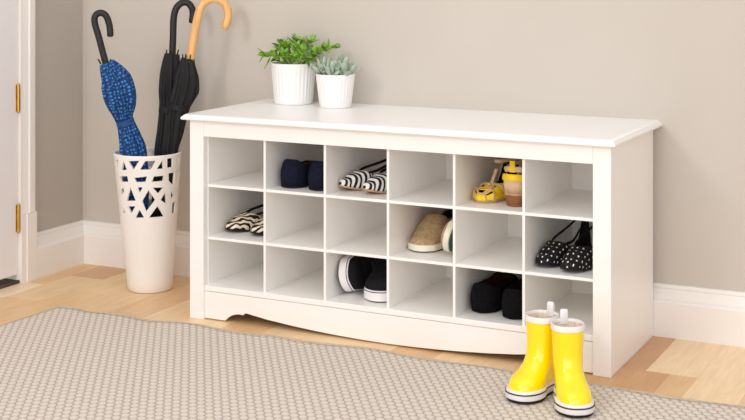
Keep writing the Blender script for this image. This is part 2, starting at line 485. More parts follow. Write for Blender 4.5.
for r, z in ((srad(zt)-.006,zt),(srad(zt),zt),(srad(HT),HT-.003),(srad(HT)-.001,HT-.0006),(srad(HT)-.003,HT),(srad(HT)-.005,HT-.0006),(srad(HT)-.006,HT-.003),(srad(zt)-.006,zt)):
    R.append([(scx(z)+r*math.cos(a), r*math.sin(a), z) for a in (2*PI*i/n for i in range(n))])
b.rings(R, cap0=False, cap1=False); b.build('rim', M['ceramic'], st, merge=1e-5, angle=60)

# ------------------------------------------------------------------ umbrellas
def umbrella(label, y, handle, hr, hmat, spine, canopy_mat, folds, flap=None, ytop=0, ybot=0, collar=None, band=None, seed=1):
    rnd = random.Random(seed)
    t = thing('umbrella', label, 'umbrella', (SX,SY,.014), (0,0,math.radians(35.8)))
    off = Vector((0, 0, -.014))
    zt, zb = spine[0][1], spine[-1][1]
    def yy(z): return y + ytop + (ybot-ytop)*max(0, min(1.3, (zt-z)/(zt-zb)))
    h = smoothpath([(x, yy(z), z) for x, z in handle], 6)
    nH = len(h)
    rad = [hr*(1 if i < nH-3 else (.97, .9, .6)[i-nH+3]) for i in range(nH)]
    hnd = B().tube([p+off for p in h], rad, 14).build('handle', M[hmat], t)
    # folded canopy: scalloped rings along the spine
    ctr = smoothpath([(x, yy(z), z) for x, z, r in spine], 5)
    rads = smoothpath([(r, 0, 0) for x, z, r in spine], 5)
    R = []; U = []; n = 72; Lc = 0
    for i, (c, rr) in enumerate(zip(ctr, rads)):
        r = max(.002, rr.x)
        dvec = (ctr[min(i+1,len(ctr)-1)]-ctr[max(i-1,0)]).normalized()
        ax = Vector((1,0,0)); ax = (ax-dvec*ax.dot(dvec)).normalized(); ay = dvec.cross(ax)
        if i: Lc += (c-ctr[i-1]).length
        ring = []
        for k in range(n):
            a = 2*PI*k/n
            tw = a*folds + Lc*9
            q = r*(1 + .13*math.cos(tw) + .05*math.cos(2*tw+1) + .03*math.cos(3*a+Lc*30))
            if flap: q += flap(a, c.z)
            ring.append(tuple(c + off + ax*(q*math.cos(a)) + ay*(q*.92*math.sin(a))))
            U.append((a/(2*PI)*.26*1.0, Lc))
        R.append(ring)
    b = B(); b.rings(R, uvs=U)
    cano = b.build('canopy', M[canopy_mat], t, angle=70)
    # rib tips
    c = ctr[0]
    for k in range(folds):
        a = 2*PI*k/folds + .4
        rr = rads[0].x*.9
        p = c + off + Vector((rr*math.cos(a), rr*.9*math.sin(a), -.004))
        d0 = (ctr[0]-ctr[3]).normalized()
        b = B(); b.tube([p, p+d0*.012+Vector((math.cos(a)*.001,math.sin(a)*.001,0)), p+d0*.017+Vector((math.cos(a)*.002,math.sin(a)*.002,0))], [.0021,.0021,.0012], 8)
        b.build('rib_tip', M['black_matte'], cano)
    if collar:
        a0 = h[0]; d0 = (h[1]-h[0]).normalized()
        B().tube([a0+off-d0*.003, a0+off+d0*.012], hr*1.12, 14).build('collar', M[collar], hnd)
    if band:
        i = min(range(len(ctr)), key=lambda q: abs(ctr[q].z-band))
        bb = B(); RR = []
        for s, (dz) in enumerate((-.009, -.0085, .0085, .009)):
            k = i if True else 0
            dvec = (ctr[i+1]-ctr[i-1]).normalized()
            ax = Vector((1,0,0)); ax = (ax-dvec*ax.dot(dvec)).normalized(); ay = dvec.cross(ax)
            r = rads[i].x*(1.17 if s in (1,2) else 1.1)
            RR.append([tuple(ctr[i]+off+dvec*dz+ax*(r*math.cos(a))+ay*(r*.93*math.sin(a))) for a in (2*PI*q/36 for q in range(36))])
        bb.rings(RR); bb.build('closing_strap', M[canopy_mat if canopy_mat != 'blue_dots' else 'blue_band'], cano)
    return t
M['blue_band'] = plain('blue_band_cloth', (34,74,128), .7, .3, .12, 120)
umbrella('folded blue dotted umbrella with a black crook handle, standing in the white stand', -.012,
 [(-.1262,.672),(-.1355,.7053),(-.153,.7729),(-.1659,.8205),(-.1632,.842),(-.1480,.8497),(-.1331,.8415),(-.1238,.819),(-.1199,.7944),(-.1199,.7765)], .0102, 'black_matte',
 [(-.131,.6985,.020),(-.1238,.6838,.026),(-.1085,.6561,.036),(-.0993,.6346,.042),(-.09,.5977,.043),(-.0839,.5639,.037),(-.0805,.5363,.027),(-.0747,.5148,.0235),(-.0624,.4717,.030),(-.0516,.4226,.037),(-.042,.34,.034),(-.030,.22,.021),(-.021,.10,.008),(-.019,.016,.003)],
 'blue_dots', 8, band=.515, ytop=-.02, ybot=0, seed=2)
umbrella('folded black umbrella with a black crook handle, behind the wooden-handled one', .0,
 [(.0655,.690),(.0679,.7207),(.0698,.7637),(.0719,.8251),(.079,.8570),(.0960,.8750),(.1159,.8750),(.1290,.8580),(.1312,.8374),(.1272,.8120)], .0108, 'black_matte',
 [(.0667,.7176,.020),(.0636,.6899,.024),(.0605,.653,.027),(.058,.61,.0275),(.055,.567,.024),(.051,.527,.023),(.0452,.4717,.024),(.0375,.4195,.023),(.026,.30,.017),(.008,.16,.010),(-.002,.07,.004),(-.003,.016,.003)],
 'black_cloth', 8, band=.54, ytop=.048, ybot=.014, seed=3)
def tanflap(a, z):
    u = max(0, 1-abs(z-.612)/.055); d = math.cos(a)
    return .016*u*max(0, d)**6
umbrella('folded black umbrella with a pale wooden crook handle in the white stand', .0,
 [(.1138,.690),(.122,.7176),(.1312,.7698),(.142,.8282),(.1527,.862),(.1712,.8835),(.1958,.8912),(.2203,.8805),(.2342,.8589),(.2357,.8282),(.2234,.7975)], .0128, 'handle_wood',
 [(.1128,.7084,.018),(.1112,.6899,.021),(.1097,.653,.029),(.1015,.61,.029),(.0900,.567,.028),(.0821,.527,.026),(.0745,.4717,.0215),(.0655,.4195,.0165),(.053,.30,.014),(.037,.16,.009),(.026,.07,.004),(.024,.016,.003)],
 'black_cloth', 8, flap=tanflap, ytop=-.034, ybot=.008, collar='silver', band=.56, seed=4)

# ------------------------------------------------------------------ potted plants
def pot(t, r0, r1, h):
    b = B(); n = 288; ribs = 32
    R = []
    def ring(r, z, amp): return [((r*(1+amp*math.cos(ribs*a)))*math.cos(a), (r*(1+amp*math.cos(ribs*a)))*math.sin(a), z) for a in (2*PI*i/n for i in range(n))]
    R.append(ring(r0*.93,0,0)); R.append(ring(r0*.985,.0012,0)); R.append(ring(r0,.004,0))
    for k in range(0, 9):
        f = k/8; z = .006+(h-.013)*f; R.append(ring(r0+(r1-r0)*(z/h), z, .010 if 0 < k < 8 else 0))
    R += [ring(r1,h-.003,0), ring(r1-.001,h,0), ring(r1-.0035,h,0), ring(r1-.0045,h-.002,0), ring(r1-.008,h-.03,0)]
    b.rings(R); b.build('pot', M['pot'], t, angle=60)
    b = B(); rs = []
    for q in (1, .7, .35, .05): rs.append([(r1*.9*q*math.cos(a), r1*.9*q*math.sin(a), h-.013+.004*(1-q)+random.uniform(-.001,.001)) for a in (2*PI*i/24 for i in range(24))])
    b.rings(rs, cap0=False); b.build('soil', M['soil'], t)
def leaf(b, p, d, up, L, Wd, thick=.0025, curl=.25, rows=7, paddle=False):
    d = Vector(d).normalized(); up = Vector(up); up = (up-d*up.dot(d))
    if up.length < 1e-4: up = Vector((1,0,.2)); up = up-d*up.dot(d)
    up.normalize(); s = d.cross(up); R = []; p = Vector(p)
    for i in range(rows+1):
        u = i/rows
        if paddle: wv = Wd*.5*(.42+.58*u**.7)*(1 if u < .7 else math.sqrt(max(.02, 1-((u-.7)/.3)**2)))
        else: wv = Wd*.5*max(.06, (math.sin(PI*min(1,u**.85))**.8 if u < 1 else .05))*(.75+.5*u)
        if u == 0 and not paddle: wv = Wd*.1
        c = p + d*(L*u) + up*(-curl*L*u*u)
        th = thick*(1-.5*u)
        R.append([tuple(c+s*(wv*math.cos(a))+up*(th*math.sin(a)+.18*wv*abs(math.cos(a)))) for a in (2*PI*k/8 for k in range(8))])
    b.rings(R)
# leafy plant
pl = thing('potted_plant', 'bright green leafy plant in the larger ribbed white pot on the bench top', 'potted plant', (.1365,.350,.5779))
pot(pl, .0575, .0676, .1225)
rnd = random.Random(5)
lv = B()
stems = [((-.03,-.01,.115),(-.06,-.015,.14),(-.088,-.02,.145)), ((-.025,.0,.115),(-.036,.0,.15),(-.041,.0,.176)), ((-.005,-.01,.115),(.002,-.01,.16),(.012,-.01,.188)), ((.01,.01,.115),(.03,.01,.155),(.052,.01,.185)),
  ((.02,-.015,.115),(.06,-.01,.15),(.105,-.01,.168)), ((.02,.01,.115),(.07,.01,.155),(.13,.015,.172)), ((-.012,-.035,.115),(-.01,-.045,.135),(-.006,-.052,.150)), ((.03,-.03,.115),(.05,-.045,.14),(.06,-.05,.155)), ((.0,.03,.115),(-.01,.05,.15),(-.012,.055,.172)), ((-.03,.02,.115),(-.055,.03,.14),(-.065,.035,.158)), ((.0,-.02,.115),(.02,-.03,.15),(.035,-.035,.168)), ((-.02,-.03,.115),(-.03,-.04,.135),(-.036,-.046,.15)), ((.012,-.035,.115),(.02,-.045,.13),(.026,-.05,.142)), ((.035,.0,.115),(.055,-.01,.14),(.07,-.012,.152)), ((-.01,.0,.115),(-.016,-.004,.15),(-.02,-.006,.17))]
for a, m, e in stems:
    pth = smoothpath([a, m, e], 6)
    B().tube(pth, [.0028*(1-.4*i/len(pth)) for i in range(len(pth))], 8).build('stem', M['stem_green'], pl)
    ed = (pth[-1]-pth[-3]).normalized()
    for lvl, (idx, cnt) in enumerate(((4,2),(7,3),(9,3),(11,4),(12,4))):
        p = pth[min(idx, len(pth)-1)]
        for q in range(cnt):
            an = rnd.uniform(0, 2*PI)+q*2*PI/cnt
            side = Vector((math.cos(an), math.sin(an), 0)); side = (side-ed*side.dot(ed)).normalized()
            d = side*rnd.uniform(.65,1.0)+ed*(.55+.25*lvl*.6)+Vector((0,0,.15))
            L = rnd.uniform(.024,.037)*(1 if lvl < 4 else .75)
            leaf(lv, p, d, ed+Vector((0,0,.5)), L, L*.46, .0018, rnd.uniform(.05,.4))
leaf(lv, (-.07,-.02,.138), (-.35,-.1,-1), (-1,0,.2), .04, .011, .0018, -.15)
leaf(lv, (-.088,-.02,.145), (-.7,-.1,.75), (0,0,1), .032, .012, .0018, .2)
leaf(lv, (-.088,-.02,.145), (-.5,-.3,-.55), (-.3,0,1), .028, .014, .0018, .2)
lv.build('leaves', M['leaf_green'], pl)
# succulent
su = thing('potted_succulent', 'grey-green succulent with paddle leaves in the smaller white pot on the bench', 'potted plant', (.2976,.3155,.5779))
pot(su, .0455, .0580, .0985)
lv = B(); rnd = random.Random(9)
for cx, cy, cz, s, cnt in ((.002,0,.086,1.0,20),(-.034,-.012,.088,.92,15),(.036,-.008,.088,.95,15),(.006,-.034,.086,.85,12),(-.012,.034,.088,1.0,12)):
    for q in range(cnt):
        f = (q+.5)/cnt; an = q*2.39996+cx*90; tilt = math.radians(10+58*f)
        d = Vector((math.sin(tilt)*math.cos(an), math.sin(tilt)*math.sin(an), math.cos(tilt)))
        L = s*rnd.uniform(.056,.073)*(1-.18*f)
        leaf(lv, (cx+d.x*.006, cy+d.y*.006, cz), d, (-d.x*.5, -d.y*.5, 1), L, 0.0195*s*rnd.uniform(.85,1.2), .0032, -.10, 9, True)
lv.build('leaves', M['succulent'], su)

# ------------------------------------------------------------------ shoes
ROUND = [(0,.55),(.12,.80),(.30,1.0),(.45,.93),(.62,.74),(.80,.70),(1,.70)]
POINT = [(0,.30),(.10,.52),(.22,.82),(.33,1.0),(.48,.88),(.65,.66),(.82,.64),(1,.62)]
def end(t, a=.10, c=.90):
    if t < a: return math.sqrt(max(0, 1-((a-t)/a)**2))
    if t > c: return math.sqrt(max(0, 1-((t-c)/(1-c))**2))
    return 1
def ts(n, t0=0, t1=1):
    return [t0+(t1-t0)*(1-math.cos(PI*i/n))/2 for i in range(n+1)]
class Shoe:
    def __init__(s, t, L, Wd, outline, heel=0, toe_round=.10, spring=0, heel_round=.90):
        s.hr = heel_round
        s.sp = spring
        s.t, s.L, s.W, s.o, s.heel, s.tr = t, L, Wd, outline, heel, toe_round
    def w(s, t): return s.W/2*interp(s.o, t)*end(t, s.tr, s.hr)
    def y(s, t): return -s.L/2+s.L*t
    def zb(s, t): return s.sp*max(0, 1-t/.34)**2 + s.heel*interp([(0,0),(.36,.02),(.72,.92),(.85,1),(1,1)], t)
    def cx(s, t): return 0.0
    def sole(s, mat, th, margin=.0, z0=0, name='sole', n=30, label=None):
        b = B(); R = []
        T = ts(n)
        for zz, mg in ((z0,margin-.0015),(z0+.0012,margin),(z0+th-.001,margin),(z0+th,margin-.001)):
            r = []
            for t in T: r.append((s.w(t)+mg*end(t,.02,.98), s.y(t)+(mg*(2*t-1)), s.zb(t)+zz))
            for t in reversed(T[1:-1]): r.append((-s.w(t)-mg*end(t,.02,.98), s.y(t)+(mg*(2*t-1)), s.zb(t)+zz))
            R.append(r)
        b.rings(R, True, False, False)
        m = len(T)
        for k, rr in ((0, R[0]), (3, R[3])):
            F = []
            tot = len(rr)
            for i in range(1, m-1):
                j, j2 = tot-i, tot-i-1 if i < m-2 else None
                a_, b_ = i, (i+1)
                c_, d_ = (tot-i-1 if i+1 < m-1 else m-1), tot-i
                if b_ == m-1: F.append((a_, b_, d_))
                else: F.append((a_, b_, c_, d_))
            F.append((0, 1, tot-1))
            b.add(rr, F)
        o = b.build(name, M[mat], s.t, merge=1e-6, angle=45)
        if label: o['label'] = label
        return o
    def upper(s, mat, lining, h, throat=None, frac=.72, t0=0, t1=1, z0=.004, p=.62, wall=.0022, name='upper', n=36, m=10, tl=None, label=None, throat_len=.22, hole=(), bulge=.003, lean=.006):
        """h: control points of the top line; throat: t where the opening starts (None = closed)"""
        T = ts(n, t0, t1); b = B()
        for sgn in (1, -1):
            V = []; U = []; F = []; vacc = 0
            for t in T:
                w = s.w(t); hh = interp(h, t)*(end(t,.05,2) if t0 == 0 else 1)
                f = 0
                if throat is not None and t > throat:
                    q = min(1, (t-throat)/throat_len); f = frac*math.sqrt(max(0, 1-(1-q)**2))
                ow = w*f; row = []
                for j in range(m+1):
                    ph = PI/2*j/m
                    x = ow+(w-ow)*math.cos(ph)**p if j < m else ow
                    z = hh*math.sin(ph)**p if j else 0
                    fz = z/max(1e-6, hh); e = max(0, (t-.72)/.28)**2
                    x *= 1+e*(.07*math.sin(PI*fz)-lean*4*fz*fz)
                    row.append((sgn*x, s.y(t)+e*(bulge*math.sin(PI*fz*.85)-lean*fz*fz), s.zb(t)+z0+z))
                if len(V): vacc += (Vector(row[m])-Vector(V[-1])).length if f == 0 else s.y(t)-yprev
                yprev = s.y(t)
                V += row; Lr = 0; us = [0]
                for j in range(m, 0, -1):
                    Lr += (Vector(row[j])-Vector(row[j-1])).length; us.append(Lr)
                for j in range(m+1): U.append((sgn*(us[m-j]+ow), vacc))
            for i in range(n):
                for j in range(m):
                    tc = (T[i]+T[i+1])/2; jc = (j+.5)/m
                    if any(a <= tc <= c and d <= jc <= e and (sg == 0 or sg == sgn) for a, c, d, e, sg in hole): continue
                    a = i*(m+1)+j
                    F.append((a, a+1, a+m+2, a+m+1) if sgn > 0 else (a, a+m+1, a+m+2, a+1))
            b.add(V, F, 0, U)
        o = b.build(name, [M[mat], M[lining]], s.t, merge=2e-5, solid=wall, solid_mat=1, solid_off=-1, angle=60)
        if label: o['label'] = label
        return o
    def insole(s, mat, z):
        b = B(); T = ts(20)
        V = []; F = []
        for t in T: V += [(s.w(t)*.97, s.y(t)*.985, s.zb(t)+z), (-s.w(t)*.97, s.y(t)*.985, s.zb(t)+z)]
        for i in range(20): F.append((2*i, 2*i+1, 2*i+3, 2*i+2))
        return b.add(V, F).build('insole', M[mat], s.t, merge=1e-6)
    def strap(s, mat, pts, r=.0035, flat=.45, name='strap', up=(0,0,1), on=None):
        return B().tube(smoothpath(pts, 6), r, 8, flat, up=up).build(name, M[mat], on or s.t)
    def heelblock(s, mat, h, t0=.76, taper=.86):
        b = B(); R = []
        T = ts(14, t0, 1)
        for zz, sc in ((0,taper),(.0015,taper+.01),(h,1.0)):
            r = []
            for t in T: r.append((s.w(t)*sc, s.y(1)-(s.y(1)-s.y(t))*sc-(1-sc)*.006, zz))
            for t in reversed(T[:-1]): r.append((-s.w(t)*sc, s.y(1)-(s.y(1)-s.y(t))*sc-(1-sc)*.006, zz))
            R.append(r)
        b.rings(R); return b.build('heel', M[mat], s.t, merge=1e-6, angle=50)
    def edge(s, mat, z, r=.0011, margin=.001, name='piping', on=None):
        T = ts(40); pts = []
        for t in T: pts.append((s.w(t)+margin*end(t,.03,.97), s.y(t)+margin*(2*t-1), s.zb(t)+z))
        for t in reversed(T[1:-1]): pts.append((-s.w(t)-margin*end(t,.03,.97), s.y(t)+margin*(2*t-1), s.zb(t)+z))
        pts.append(pts[0])
        return B().tube(pts, r, 6).build(name, M[mat], on or s.t)

ZR = {1:.3791, 2:.2316, 3:.0954}
def place(label, toe=None, heel=None, ang=0, row=1, L=.24, roll=0, dz=0, tilt=0, name='shoe', group=None, cat='shoe'):
    """toe/heel: where the tip of the toe (or the back of the heel) stands; ang: turn from pointing straight out (degrees)"""
    a = math.radians(ang)
    dirv = Vector((math.sin(a), -math.cos(a), 0))           # where the toe points
    c = Vector((*toe, 0)) - dirv*(L/2) if toe else Vector((*heel, 0)) + dirv*(L/2)
    t = thing(name, label, cat, (c.x, c.y, ZR[row]+dz), (0,0,0), group)
    t.rotation_euler = (Matrix.Rotation(a, 3, 'Z') @ Matrix.Rotation(math.radians(roll), 3, 'Y')).to_euler()
    return t

# navy suede flats, heels towards the room
for lab, hp, an in (('navy blue suede flat, left one of the pair, heel facing out', (.288,.054), 181), ('navy blue suede flat, right one of the pair, touching a divider', (.3775,.050), 180)):
    t = place(lab, heel=hp, ang=an, row=1, L=.238, name='flat_shoe', group='navy suede flats')
    s = Shoe(t, .238, .086, [(0,.5),(.12,.82),(.3,1),(.45,.96),(.62,.88),(.80,.86),(1,.86)], toe_round=.12, heel_round=.84)
    s.sole('black_sole', .005, .0003); s.heelblock('black_sole', .009, taper=.93)
    s.upper('navy_suede', 'lining_tan', [(0,.022),(.2,.040),(.32,.050),(.5,.044),(.8,.056),(1,.074)], throat=.30, frac=.80, z0=.0045, p=.5, bulge=.009, lean=.020)
    s.insole('lining_tan', .0075)

# slingbacks with pointed or rounded toes
def slingback(t, L, Wd, mat, lining, solemat, vamp_h, throat=.32, cap_end=.52, heel=.008, topback=.085, strapmat='black_strap', toe_round=.06, outline=POINT, spring=.01, ct=.875):
    s = Shoe(t, L, Wd, outline, toe_round=toe_round, spring=spring)
    s.sole(solemat, .0055, .0006); s.heelblock('black_sole', heel)
    s.upper(mat, lining, [(0,.012),(.08,.020),(.20,vamp_h*.80),(.32,vamp_h),(.41,vamp_h*.8),(cap_end,.012)], throat=throat, frac=.86, t1=cap_end, z0=.005, p=.66, throat_len=.16, name='vamp')
    s.insole('lining_dark', .0068)
    s.upper(strapmat, lining, [(0,.02),(ct,.008),(ct+.07,topback*.35),(1,topback)], throat=-.3, frac=.80, t0=ct, z0=.005, p=.5, name='heel_counter', bulge=.004, lean=.008)
    wv = s.w(.40); wb = s.w(.93)
    for sg in (1, -1):
        s.strap(strapmat, [(sg*wv*.62, s.y(.37), vamp_h*.95), (sg*(wv*.85), s.y(.50), vamp_h+.004), (sg*(wb*.95), s.y(.72), vamp_h+(topback-vamp_h)*.55), (sg*wb*.90, s.y(.93), topback*.97)], .0040, .4)
    s.strap(strapmat, [(wb*.9, s.y(.93), topback*.97), (wb*.55, s.y(.975), topback), (0, s.y(.99), topback), (-wb*.55, s.y(.975), topback), (-wb*.9, s.y(.93), topback*.97)], .0042, .4, 'back_strap')
    return s
for lab, tp, an in (('black and white striped pointed slingback, left one of the pair', (.4415,.070), -20), ('black and white striped pointed slingback, right one beside a divider', (.527,.047), -12.5)):
    t = place(lab, toe=tp, ang=an, row=1, L=.24, name='slingback_shoe', group='striped slingbacks')
    slingback(t, .24, .0695, 'stripes', 'lining_dark', 'sole_tan', .046, topback=.072, spring=.014)
RT = [(0,.54),(.10,.74),(.22,.92),(.33,1.0),(.48,.86),(.65,.64),(.82,.62),(1,.60)]
for lab, tp, an in (('zebra patterned flat with a black strap, the left one', (.0725,.080), -18), ('zebra patterned flat, right one half hidden by a divider', (.166,.070), -10)):
    t = place(lab, toe=tp, ang=an, row=2, L=.238, name='flat_shoe', group='zebra patterned flats')
    slingback(t, .238, .072, 'zebra', 'lining_dark', 'black_sole', .044, topback=.070, outline=RT, toe_round=.09, spring=.008)
for lab, tp, an in (('black polka dot slingback with white dots, left one of the pair', (1.019,.062), -12), ('black polka dot slingback with white dots, right one by the corner post', (1.095,.036), -8)):
    t = place(lab, toe=tp, ang=an, row=2, L=.236, name='slingback_shoe', group='polka dot slingbacks')
    slingback(t, .236, .070, 'polka', 'lining_dark', 'black_sole', .052, topback=.096, toe_round=.085, outline=RT, spring=.010)
# black suede flats, heels out
for lab, hp, an in (('fluffy black suede flat, left one, set further back', (.8475,.070), 175), ('fluffy black suede flat, right one with its heel at the shelf front', (.9445,.050), 180)):
    t = place(lab, heel=hp, ang=an, row=3, L=.24, name='flat_shoe', group='black suede flats')
    s = Shoe(t, .24, .078, [(0,.5),(.12,.82),(.3,1),(.45,.98),(.62,.95),(.80,.96),(1,.96)], toe_round=.12, heel_round=.80)
    s.sole('black_sole', .005, -.004)
    up_ = s.upper('black_suede', 'lining_brown', [(0,.026),(.2,.050),(.32,.070),(.5,.060),(.8,.062),(1,.072)], throat=.30, frac=.74, z0=.003, p=.5, bulge=.018, lean=.022)
    s.insole('lining_brown', .0075)
    b = B()
    for sg in (-1, 1): b.tube(smoothpath([(0,s.y(.33),.071),(sg*.010,s.y(.30),.082),(sg*.020,s.y(.31),.080),(sg*.012,s.y(.35),.072),(0,s.y(.33),.071)], 5), .004, 8, .6)
    b.build('bow', M['black_suede'], up_)
# tan slip-ons: one standing, one on its side
def slipon(t, k=1):
    s = Shoe(t, .258, .0915, [(0,.62),(.10,.84),(.28,1.0),(.45,.93),(.62,.80),(.80,.78),(1,.76)], toe_round=.11)
    s.sole('green_rubber', .004, .0002, name='outsole', label='green outsole')
    s.sole('cream_rubber', .0165, .0028, z0=.0035, name='midsole', label='cream rubber side wall')
    s.upper('tan_suede', 'lining_dark', [(0,.013),(.08,.022*(.5+.5*k)),(.20,.036*k),(.33,.058*k),(.41,.071*k),(.54,.050*k),(.8,.048*k),(1,.058*k)], throat=.42, frac=.70, z0=.017, p=.82, wall=.004, throat_len=.14)
    s.insole('lining_dark', .021)
    return s
t = place('tan suede slip-on with cream sole, standing upright', toe=(.6675,.090), ang=0, row=2, L=.258, name='slip_on_shoe', group='tan suede slip-ons')
slipon(t)
t = place('tan suede slip-on lying on its side, green outsole showing', toe=(.770,.066), ang=0, row=2, L=.258, roll=-78, dz=.0488, name='slip_on_shoe', group='tan suede slip-ons')
slipon(t, .42)
# black skate sneakers
def sneaker(t, k=1):
    s = Shoe(t, .285, .099, [(0,.66),(.10,.86),(.28,1.0),(.45,.93),(.62,.78),(.80,.76),(1,.74)], toe_round=.115)
    s.sole('black_sole', .003, .0002, name='outsole')
    sw = s.sole('white_rubber', .026, .0026, z0=.003, name='side_wall', label='white rubber side wall')
    s.edge('black_line', .0270, .0012, .0024, on=sw); s.edge('white_rubber', .0305, .0013, .0010, on=sw)
    up_ = s.upper('black_canvas', 'lining_dark', [(0,.020),(.10,.034*(.4+.6*k)),(.22,.044*k),(.36,.066*k),(.46,.074*k),(.6,.058*k),(.8,.052*k),(1,.062*k)], throat=.34, frac=.68, z0=.027, p=.55, wall=.004, throat_len=.12)
    s.upper('black_canvas', 'lining_dark', [(0,.05*k),(.30,.050*k),(.38,.068*k),(.50,.080*k)], t0=.30, t1=.50, z0=.025, p=.6, wall=.003, name='tongue')
    s.insole('lining_dark', .031)
    for q in range(5):
        tt = .345+.03*q; zz = .028+interp([(.34,.064*k),(.46,.076*k)], tt)
        s.strap('black_strap', [(-.022, s.y(tt), zz-.012*k), (-.01, s.y(tt), zz), (.01, s.y(tt), zz), (.022, s.y(tt), zz-.012*k)], .0032, .5, 'lace', on=up_)
    return s
t = place('black canvas sneaker tipped on its side, white side wall against the divider', toe=(.4405,.062), ang=0, row=3, L=.285, roll=80, dz=.0522, name='sneaker', group='black canvas sneakers')
sneaker(t, .46)
t = place('black canvas sneaker standing flat beside its tipped mate', toe=(.5570,.050), ang=0, row=3, L=.285, name='sneaker', group='black canvas sneakers')
sneaker(t)
# yellow and beige sandals
def sandal(t):
    s = Shoe(t, .235, .076, [(0,.55),(.12,.84),(.3,1),(.45,.92),(.62,.76),(.80,.76),(1,.76)], heel=.028, toe_round=.12)
    s.sole('sole_tan', .006, .0006); s.heelblock('heel_wood', .0285, .76, .70)
    H = [(0,.016),(.12,.028),(.24,.034),(.34,.036),(.42,.030)]
    s.upper('yellow_leather', 'lining_dark', H, t1=.40, throat=.30, frac=.7, throat_len=.10, z0=.006, p=.62, name='vamp', n=48, m=20,
            hole=[(.035,.090,.80,1.0,0),(.045,.110,.40,.62,0),(.17,.24,.70,.88,0)])
    s.insole('lining_dark', .0085)
    def ov(t, k, lift=.002):
        w = s.w(t); hh = interp(H, t); ph = PI/2*k
        return (w*math.cos(ph)**.62 if abs(k) < 1 else 0, s.y(t), s.zb(t)+.006+lift+hh*abs(math.sin(ph))**.62)
    def cross(t, dt, nm='strap'):
        L_ = [ov(t+dt*(1-k/6), k/6) for k in range(0, 7)]
        Rr = [(-x, y, z) for x, y, z in reversed(L_[:-1])]
        B().tube(L_+Rr, .0050, 8, .35, up=(0,1,0)).build(nm, M['beige_leather'], s.t)
    cross(.125, -.03); cross(.26, .05); cross(.02, .01)
    for sg in (1, -1):
        s.strap('beige_leather', [(sg*x, y, z) for x, y, z in (ov(.03,.75), ov(.08,.72), ov(.14,.74), ov(.22,.80))], .0040, .4)
    s.strap('beige_leather', [ov(.22,1), ov(.27,1), (0, s.y(.33), s.zb(.33)+.056), (0, s.y(.40), s.zb(.4)+.075)], .0050, .35, 'front_strap', up=(1,0,0))
    HC = [(0,.02),(.66,.012),(.80,.050),(.92,.064),(1,.068)]
    s.upper('beige_leather', 'lining_dark', HC, t0=.68, throat=-.3, frac=.84, z0=.006, p=.4, name='heel_counter', n=44, m=24, hole=[(.86,1,.26,.40,0)], bulge=.012, lean=.012)
    def back(f, r, mat, nm, mrg=.0015):
        pts = []; z = f*.068
        def pt(t_):
            e = max(0,(t_-.72)/.28)**2; fz = f
            x = s.w(t_)*(1-.16*0)*(1+e*(.07*math.sin(PI*fz)-.048*fz*fz))
            return (x+mrg, s.y(t_)+e*(.012*math.sin(PI*fz*.85)-.012*fz*fz)+mrg*e, s.zb(t_)+.006+f*interp(HC,t_))
        pts = [pt(q) for q in (.78,.84,.89,.93,.96,.98,.993,.999)]
        pts = pts+[(-x, y, z) for x, y, z in reversed(pts)]
        B().tube(pts, r, 8, .3, up=(0,0,1)).build(nm, M[mat], s.t)
    back(.62, .0085, 'yellow_leather', 'heel_band'); back(.95, .0045, 'beige_leather', 'back_strap')
    for sg in (1, -1):
        s.strap('beige_leather', [(sg*s.w(.95)*.7, s.y(.95), .094), (sg*(s.w(.8)), s.y(.82), .096), (sg*s.w(.62)*.9, s.y(.62), .098), (sg*s.w(.5)*.3, s.y(.45), .096), (0, s.y(.43), .095)], .0050, .35)
    B().box(-.007, .007, s.y(1)-.004, s.y(1)+.0015, s.heel+.060, s.heel+.090).build('pull_tab', M['yellow_leather'], t, smooth=False, bevel=.0012)
t = place('yellow and beige strappy sandal, left one with its toe facing out', toe=(.846,.083), ang=-6, row=1, L=.235, name='sandal', group='yellow and beige sandals')
sandal(t)
t = place('yellow and beige strappy sandal, right one with its wooden heel facing out', heel=(.9405,.070), ang=179, row=1, L=.235, name='sandal', group='yellow and beige sandals')
sandal(t)

